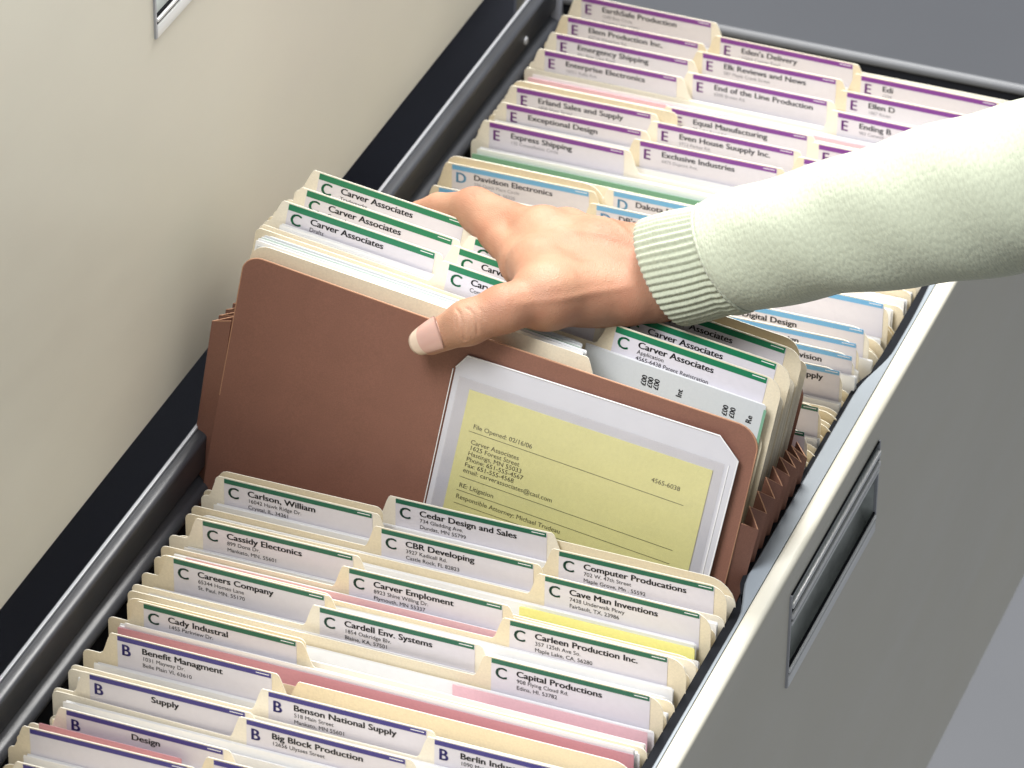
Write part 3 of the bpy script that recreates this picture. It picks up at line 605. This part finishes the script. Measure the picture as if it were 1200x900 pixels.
# sheet with sideways print in front of the Patent Registration tab
sp = papers('grey blue sheet with sideways print in front of the Patent Registration tab', 0.0358, 0.2268, 1, 'bluegrey', mtx=CM, x0=0.178, x1=0.279, amp=0, cat='paper sheet', lean=0)
pl = lambda x, z: (x, -0.0002, z)
write([('£00', x, 0.2148, 0.0041, 1.0, 0.03, 1) for x in (0.2135, 0.2170, 0.2205)] + [('Int', 0.2335, 0.2150, 0.0044, 1.0, 0.03, 1)], pl, 'sideways_print', M['ink'], sp)
write([('£00', x, 0.2135, 0.0041, 1.0, 0.03, 1) for x in (0.2590, 0.2630)] + [('Re', 0.2725, 0.2138, 0.0044, 1.0, 0.03, 1)], pl, 'sideways_print', M['ink'], sp)
poly('green_margin', [(0.2775, 0.10), (0.279, 0.10), (0.279, 0.2245), (0.2775, 0.2245)], -0.0002, 0.00005, M['green_paper'], sp)

# ------------------------------------------------------------------ hand: one continuous surface from a smooth distance field
J = {
 'thtip':(102.1,38.1,328.2,8.4),'thip':(122.2,38.5,342.9,11),'thmid':(137.9,48.7,349.0,11.5),'thmcp':(152.9,71.0,347.1,13),'thcmc':(169.9,102.1,336.1,14),'then2':(182.8,112.2,334.3,13.5),
 'wr_rad':(197.9,118.8,336.1,14.8),'wr_uln':(187.3,140.7,335.4,14.2),'back1':(160.6,127.3,336.9,15),'iMCP':(127.7,134.3,340.9,11.8),'iPIP':(79.8,156.5,333.2,10.3),'iDIP':(57.3,161.1,325.8,8),
 'iTIP':(46.7,160.3,321.6,6.3),'iweb':(106.4,145.8,332.3,11),'web':(135.4,102.3,342.5,11.5),'web2':(142.4,111.8,337.0,15),'mMCP':(134.4,151.5,333.0,11.5),'mPIP':(100.4,172.5,307.1,9.5),'mDIP':(91.7,169.9,290.1,8.5),
 'mTIP':(88.7,165.2,278.4,7.5),'rMCP':(144.1,162.4,323.4,10),'rPIP':(115.5,178.7,298.9,9),'rDIP':(107.5,174.3,283.0,8),'rTIP':(104.9,169.8,273.0,7),'lMCP':(154.2,167.0,318.8,9),'lPIP':(133.5,176.6,296.2,8),
 'lDIP':(125.7,174.6,282.9,7),'lTIP':(122.4,170.5,275.2,6.5),
}
J['mid'] = (159.5,130.2,336.5,16); J['mid2'] = (140.6,129.5,334.0,14.5); J['fa_rad'] = (255, 122, 363, 17); J['fa_uln'] = (247, 130, 377, 17)
J['iw2']=(124.7,113.2,335.0,10); J['palm_low'] = (169.4,90.3,338.4,11); J['palm_low2'] = (185.6,104.4,336.0,12); 
BONES = [('thmcp','palm_low2',11),('thmcp','mid',11),('iPIP','iw2',6),('iw2','web',6),('iw2','iMCP',9),('thmcp','palm_low',9),('palm_low','palm_low2',9),('palm_low2','wr_rad',9),('palm_low','thcmc',9),('mid','palm_low2',12),('iMCP','mid2',9),('mid2','mid',10),('mid','wr_rad',10),('mid','wr_uln',10),('mid','thcmc',10),('mid2','web2',9),('thmcp','mid2',9),('thmcp','iMCP',8),('thtip','thip',3),('thip','thmid',5),('thmid','thmcp',6),('thmcp','thcmc',8),('thcmc','then2',8),('then2','wr_rad',8),('thcmc','back1',10),('back1','wr_uln',9),('wr_rad','wr_uln',9),
 ('web','web2',8),('web2','back1',9),('web2','iMCP',7),('web','thmcp',8),('iMCP','back1',9),('iMCP','iweb',4),('iweb','iPIP',5),('iMCP','iPIP',5),('iPIP','iDIP',3),('iDIP','iTIP',3),
 ('mMCP','back1',9),('mMCP','wr_uln',9),('iMCP','mMCP',5),('mMCP','mPIP',4),('mPIP','mDIP',3),('mDIP','mTIP',3),('mMCP','rMCP',6),('rMCP','wr_uln',9),('rMCP','rPIP',4),('rPIP','rDIP',3),('rDIP','rTIP',3),
 ('rMCP','lMCP',6),('lMCP','wr_uln',9),('lMCP','lPIP',4),('lPIP','lDIP',3),('lDIP','lTIP',3),('wr_rad','fa_rad',9),('wr_uln','fa_uln',9),('fa_rad','fa_uln',9)]
CREASES = [[(117.2, 33.0, 354.5), (121.2, 32.5, 350.5), (123.3, 31.9, 346.2), (124.1, 31.2, 341.0)], [(123.1, 33.4, 356.7), (127.1, 33.0, 353.3), (129.2, 32.3, 348.4), (129.5, 31.7, 343.7)], [(130.0, 33.7, 358.2), (132.6, 33.2, 354.4), (133.2, 32.8, 351.2)], [(119.9, 32.3, 349.3), (121.1, 31.7, 344.7)], [(128.1, 71.8, 341.6), (133.5, 72.5, 346.1), (136.0, 73.2, 350.5)], [(79.5, 152.0, 344.4), (82.6, 151.7, 341.5), (83.7, 151.2, 338.3)], [(83.3, 152.3, 345.6), (86.4, 151.9, 342.3)]]
def segd(Pn, a, b):
    a = np.array(a, float); b = np.array(b, float); ab = b - a; t = np.clip(((Pn - a) @ ab) / (ab @ ab), 0, 1)
    return np.linalg.norm(Pn - a - t[:, None] * ab, axis=1), t
def sdf(Pn, fine=False):
    d = None
    for a, b, k in BONES:
        A, B = J[a], J[b]; q, t = segd(Pn, A[:3], B[:3]); q = q - (A[3] + (B[3] - A[3]) * t)
        if d is None: d = q
        else:
            h = np.clip(0.5 + 0.5 * (d - q) / k, 0, 1); d = d * (1 - h) + q * h - k * h * (1 - h)
    return d
def surface_nets(f, lo, hi, h):
    ax = [np.arange(lo[i], hi[i] + h, h) for i in range(3)]; nx, ny, nz = map(len, ax)
    G = np.stack(np.meshgrid(*ax, indexing='ij'), -1).reshape(-1, 3)
    v = np.concatenate([f(c) for c in np.array_split(G, 12)]).reshape(nx, ny, nz); ins = v < 0
    c = ins[:-1, :-1, :-1].astype(int)
    for dx in (0, 1):
        for dy in (0, 1):
            for dz in (0, 1):
                if dx + dy + dz: c = c + ins[dx:nx - 1 + dx, dy:ny - 1 + dy, dz:nz - 1 + dz]
    act = (c > 0) & (c < 8); idx = -np.ones(act.shape, int); idx[act] = np.arange(act.sum()); cells = np.argwhere(act)
    V = np.array(lo) + (cells + 0.5) * h; F = []
    for axis in range(3):
        o = [a for a in range(3) if a != axis]
        A = ins; s0 = [slice(None)] * 3; s1 = [slice(None)] * 3; s0[axis] = slice(0, -1); s1[axis] = slice(1, None)
        ch = A[tuple(s0)] != A[tuple(s1)]; e = np.argwhere(ch)
        e = e[(e[:, o[0]] > 0) & (e[:, o[1]] > 0) & (e[:, o[0]] < act.shape[o[0]]) & (e[:, o[1]] < act.shape[o[1]])]
        inside = A[tuple(e.T)]; u = np.zeros(3, int); w_ = np.zeros(3, int); u[o[0]] = 1; w_[o[1]] = 1
        q = np.stack([idx[tuple((e - u - w_).T)], idx[tuple((e - w_).T)], idx[tuple(e.T)], idx[tuple((e - u).T)]], 1)
        flip = inside if axis != 1 else ~inside
        q[~flip] = q[~flip][:, ::-1]; F.append(q)
    return V, np.concatenate(F)
def grad(f, V, e=0.3):
    g = np.stack([f(V + np.eye(3)[i] * e) - f(V - np.eye(3)[i] * e) for i in range(3)], 1); return g / (np.linalg.norm(g, axis=1, keepdims=True) + 1e-9)
V, F = surface_nets(sdf, (38, 24, 262), (285, 195, 395), 1.6)
def quad_split(V, F):
    E = {}; VV = list(V); out = []
    def mid(a, b):
        k = (a, b) if a < b else (b, a)
        if k not in E: E[k] = len(VV); VV.append((V[a] + V[b]) / 2)
        return E[k]
    for a, b, c, d in F.tolist():
        m = [mid(a, b), mid(b, c), mid(c, d), mid(d, a)]; o_ = len(VV); VV.append((V[a] + V[b] + V[c] + V[d]) / 4)
        out += [(a, m[0], o_, m[3]), (m[0], b, m[1], o_), (o_, m[1], c, m[2]), (m[3], o_, m[2], d)]
    return np.array(VV), np.array(out)
for _ in range(2): V = V - grad(sdf, V) * sdf(V)[:, None] * 0.9
V, F = quad_split(V, F)
for _ in range(3): V = V - grad(sdf, V) * sdf(V)[:, None] * 0.9
nrm = grad(sdf, V)
TENDONS = [('iMCP', 'wr_uln', 0.55), ('mMCP', 'wr_uln', 0.5), ('thmid', 'wr_rad', 0.6), ('iMCP', 'thcmc', -0.45)]
for na, nb, am in TENDONS:      # extensor tendons of the back of the hand, and the hollow between thumb and index
    A_ = np.array(J[na][:3], float); B_ = np.array(J[nb][:3], float); off = np.array([0.0, -14.0, 9.0])
    q_ = A_ + (B_ - A_) * np.linspace(0.08, 0.95, 20)[:, None] + off
    for _ in range(6): q_ = q_ - grad(sdf, q_) * sdf(q_)[:, None] * 0.9
    dist = np.full(len(V), 99.0); tt = np.zeros(len(V))
    for k, (a, b) in enumerate(zip(q_[:-1], q_[1:])):
        if np.linalg.norm(b - a) > 1e-6:
            dd_ = segd(V, a, b)[0]; m_ = dd_ < dist; dist[m_] = dd_[m_]; tt[m_] = k / 18.0
    V = V + nrm * (am * np.exp(-(dist / (2.2 if am > 0 else 5.0)) ** 2) * np.sin(np.pi * np.clip(tt, 0, 1)) ** 0.7)[:, None]
for ci, line in enumerate(CREASES):
    L_ = np.array(line, float); q_ = np.concatenate([L_[k] + (L_[k + 1] - L_[k]) * np.linspace(0, 1, 8)[:, None] for k in range(len(L_) - 1)])
    for _ in range(6): q_ = q_ - grad(sdf, q_) * sdf(q_)[:, None] * 0.9
    dist = np.full(len(V), 99.0)
    for a, b in zip(q_[:-1], q_[1:]):
        if np.linalg.norm(b - a) > 1e-6: dist = np.minimum(dist, segd(V, a, b)[0])
    amp_ = [0.62, 0.55, 0.3, 0.3, 0.35, 0.22, 0.18][ci]
    V = V - nrm * (amp_ * np.exp(-(dist / 0.62) ** 2) - amp_ * 0.12 * np.exp(-((dist - 1.9) / 0.9) ** 2))[:, None]
man = thing('person', "person's bare right hand and arm in a pale green ribbed sweater, gripping the brown wallet", 'person', loc=(0.2, 0.12, 0.34))
hand = link_mesh('hand', V / 1000 - np.array(man.location), F.tolist(), M['skin'], man, True)
bm = bmesh.new(); bm.from_mesh(hand.data); bmesh.ops.recalc_face_normals(bm, faces=bm.faces[:]); bm.to_mesh(hand.data); bm.free(); hand.data.shade_smooth()
# thumb nail
A = Vector(J['thtip'][:3]) / 1000; B = Vector(J['thip'][:3]) / 1000; ax = (A - B).normalized(); cd = (CAMPOS - A).normalized()
nz = (cd + Vector((-0.05, 0, 0.25))).normalized(); nz = (nz - ax * nz.dot(ax)).normalized(); sd = ax.cross(nz)
Vn = []; Fn = []; NS, NP = 14, 13
for th in (0, 1):
    for i in range(NS + 1):
        s = i / NS
        for j in range(NP + 1):
            p = (j / NP - 0.5) * 2
            s2 = -0.0075 + 0.0175 * s; end = 1 - abs(p) ** 2.4 * (0.22 if s > 0.5 else -0.0)
            base = -0.0135 + 0.004 * abs(p) ** 2; tip = 0.0090 - 0.0030 * abs(p) ** 2.5; s2 = base + (tip - base) * s
            ang = p * 1.02; r = 0.01085 - 0.0016 * s - 0.0012 * s * s
            c = A + ax * s2 + nz * (-0.0004) ; Vn.append(c + (nz * math.cos(ang) + sd * math.sin(ang)) * (r - th * 0.0005) - Vector(man.location))
n1 = (NS + 1) * (NP + 1)
for i in range(NS):
    for j in range(NP):
        a = i * (NP + 1) + j; q = (a, a + 1, a + NP + 2, a + NP + 1); Fn.append(q); Fn.append(tuple(n1 + k for k in q[::-1]))
for i in range(NS):
    for j in (0, NP): a = i * (NP + 1) + j; b = a + NP + 1; Fn.append((a, b, b + n1, a + n1))
for j in range(NP):
    for i in (0, NS): a = i * (NP + 1) + j; Fn.append((a, a + 1, a + 1 + n1, a + n1))
nail = link_mesh('thumb_nail', Vn, Fn, M['nail'], man, True)
nail.data.materials.append(M['nail_tip'])
for k, p_ in enumerate(nail.data.polygons):
    if k < 2 * NS * NP and (k // 2) // NP >= NS - 4: p_.material_index = 1

# ------------------------------------------------------------------ sweater sleeve with ribbed cuff
AX = [(198.9,120.7,342.6,29.5),(209.7,121.7,348.4,29.6),(228.5,123.4,357.7,28.8),(232.1,123.7,359.4,30.0),(245.4,124.9,366.6,31.5),(280.7,127.9,383.6,34.5),(319.8,131.1,401.3,38),(383.9,136.4,430.1,42),(466.7,143.2,468.3,46),(560,151,511,50)]
a_ = Vector((0.897, 0.0775, 0.4353)).normalized(); c_ = Vector((-0.1136, -0.9111, 0.3963)).normalized(); b_ = a_.cross(c_).normalized()  # b_ : image-down side
if b_.z > 0: b_ = -b_
cum = [0.0]
for p, q in zip(AX, AX[1:]): cum.append(cum[-1] + (Vector(q[:3]) - Vector(p[:3])).length)
def axis_at(s):
    s = max(0, min(cum[-1], s))
    for i in range(len(cum) - 1):
        if s <= cum[i + 1] + 1e-9: t = (s - cum[i]) / (cum[i + 1] - cum[i]); p = Vector(AX[i][:3]).lerp(Vector(AX[i + 1][:3]), t); return p, AX[i][3] + (AX[i + 1][3] - AX[i][3]) * t
def tube(name, s0, s1, ns, nt, rad, shear0, shear1, m, par, th=1.6, cap_in=True):
    V = []; UV = []; F = []
    for lay in (0, 1):
        for i in range(ns + 1):
            u = i / ns
            for j in range(nt):
                t = 2 * math.pi * j / nt; sh = shear0 * (1 - u) + shear1 * u; s = s0 + (s1 - s0) * u + sh * math.cos(t)
                sc = max(0.0, s); p, R_ = axis_at(sc)
                if s < 0: p = p + a_ * s
                r = rad(s, t, u, R_) - lay * th
                v = p + b_ * math.cos(t) * r + c_ * math.sin(t) * r * 0.97
                V.append(v / 1000 - Vector(man.location)); UV.append((s / 1000, t * 0.03))
    n1 = (ns + 1) * nt
    for i in range(ns):
        for j in range(nt):
            a = i * nt + j; b = i * nt + (j + 1) % nt; F.append((a, b, b + nt, a + nt)); F.append((n1 + a + nt, n1 + b + nt, n1 + b, n1 + a))
    for i in (0, ns):
        for j in range(nt): a = i * nt + j; b = i * nt + (j + 1) % nt; F.append((a, a + n1, b + n1, b))
    me = bpy.data.meshes.new(name); me.from_pydata([tuple(v) for v in V], [], F); uv = me.uv_layers.new(name='UVMap')
    for l in me.loops:
        uv.data[l.index].uv = UV[l.vertex_index]
    for p in me.polygons:      # mend the seam
        li = list(p.loop_indices); vs_ = [uv.data[k].uv[1] for k in li]
        if max(vs_) - min(vs_) > 0.09:
            for k in li:
                if uv.data[k].uv[1] < 0.09: uv.data[k].uv[1] += 2 * math.pi * 0.03
    me.materials.append(m); bm = bmesh.new(); bm.from_mesh(me); bmesh.ops.recalc_face_normals(bm, faces=bm.faces[:]); bm.to_mesh(me); bm.free(); me.shade_smooth()
    o = bpy.data.objects.new(name, me); col.objects.link(o); o.parent = par; return o
NR = 48
def rib_r(s, t, u, R_):
    g = math.cos(NR * t + 2.2 * math.sin(u * 2.2)) ; g = (g + 0.25) if g > -0.6 else (g + 0.25) * 1.6
    edge = 1 - 0.9 * (max(0, 0.06 - u) / 0.06) ** 2
    return R_ + 0.55 * g + 0.9 * math.sin(u * math.pi) * 0.5 + 0.8 * edge - 0.8 + 0.9 * math.sin(3 * t + u)
def sl_r(s, t, u, R_):
    return R_ + 1.1 * math.sin(s * 0.045 + 2 * math.sin(t)) * math.cos(t * 2 + 0.4) + 0.7 * math.sin(s * 0.11 + t * 3) - 0.5 * math.exp(-(u / 0.004) ** 2) + 0.4
sleeve = tube('sweater_sleeve', 36.2, cum[-1] - 8, 120, 120, sl_r, 6.5, 0, M['knit'], man)
cuff = tube('cuff', 1.5, 36.8, 40, NR * 10, rib_r, 5.0, 6.5, M['knit_rib'], sleeve)
def seam():
    pts = []
    for j in range(121):
        t = 2 * math.pi * j / 120; s = 37.2 + 6.5 * math.cos(t); p, R_ = axis_at(s); r = R_ + 0.35
        pts.append((p + b_ * math.cos(t) * r + c_ * math.sin(t) * r * 0.97) / 1000 - Vector(man.location))
    V = []; F = []; n = 5
    for i, p in enumerate(pts):
        t = 2 * math.pi * i / 120; rd = (b_ * math.cos(t) + c_ * math.sin(t)); rr_ = 0.0010 * (1 + 0.35 * math.sin(i * 2.4))
        for k in range(n): an = 2 * math.pi * k / n; V.append(p + (rd * math.cos(an) + a_ * math.sin(an)) * rr_)
    for i in range(120):
        for k in range(n): a = i * n + k; b = i * n + (k + 1) % n; F.append((a, b, b + n, a + n))
    return link_mesh('cuff_seam', V, F, M['knit'], sleeve, True)
seam()
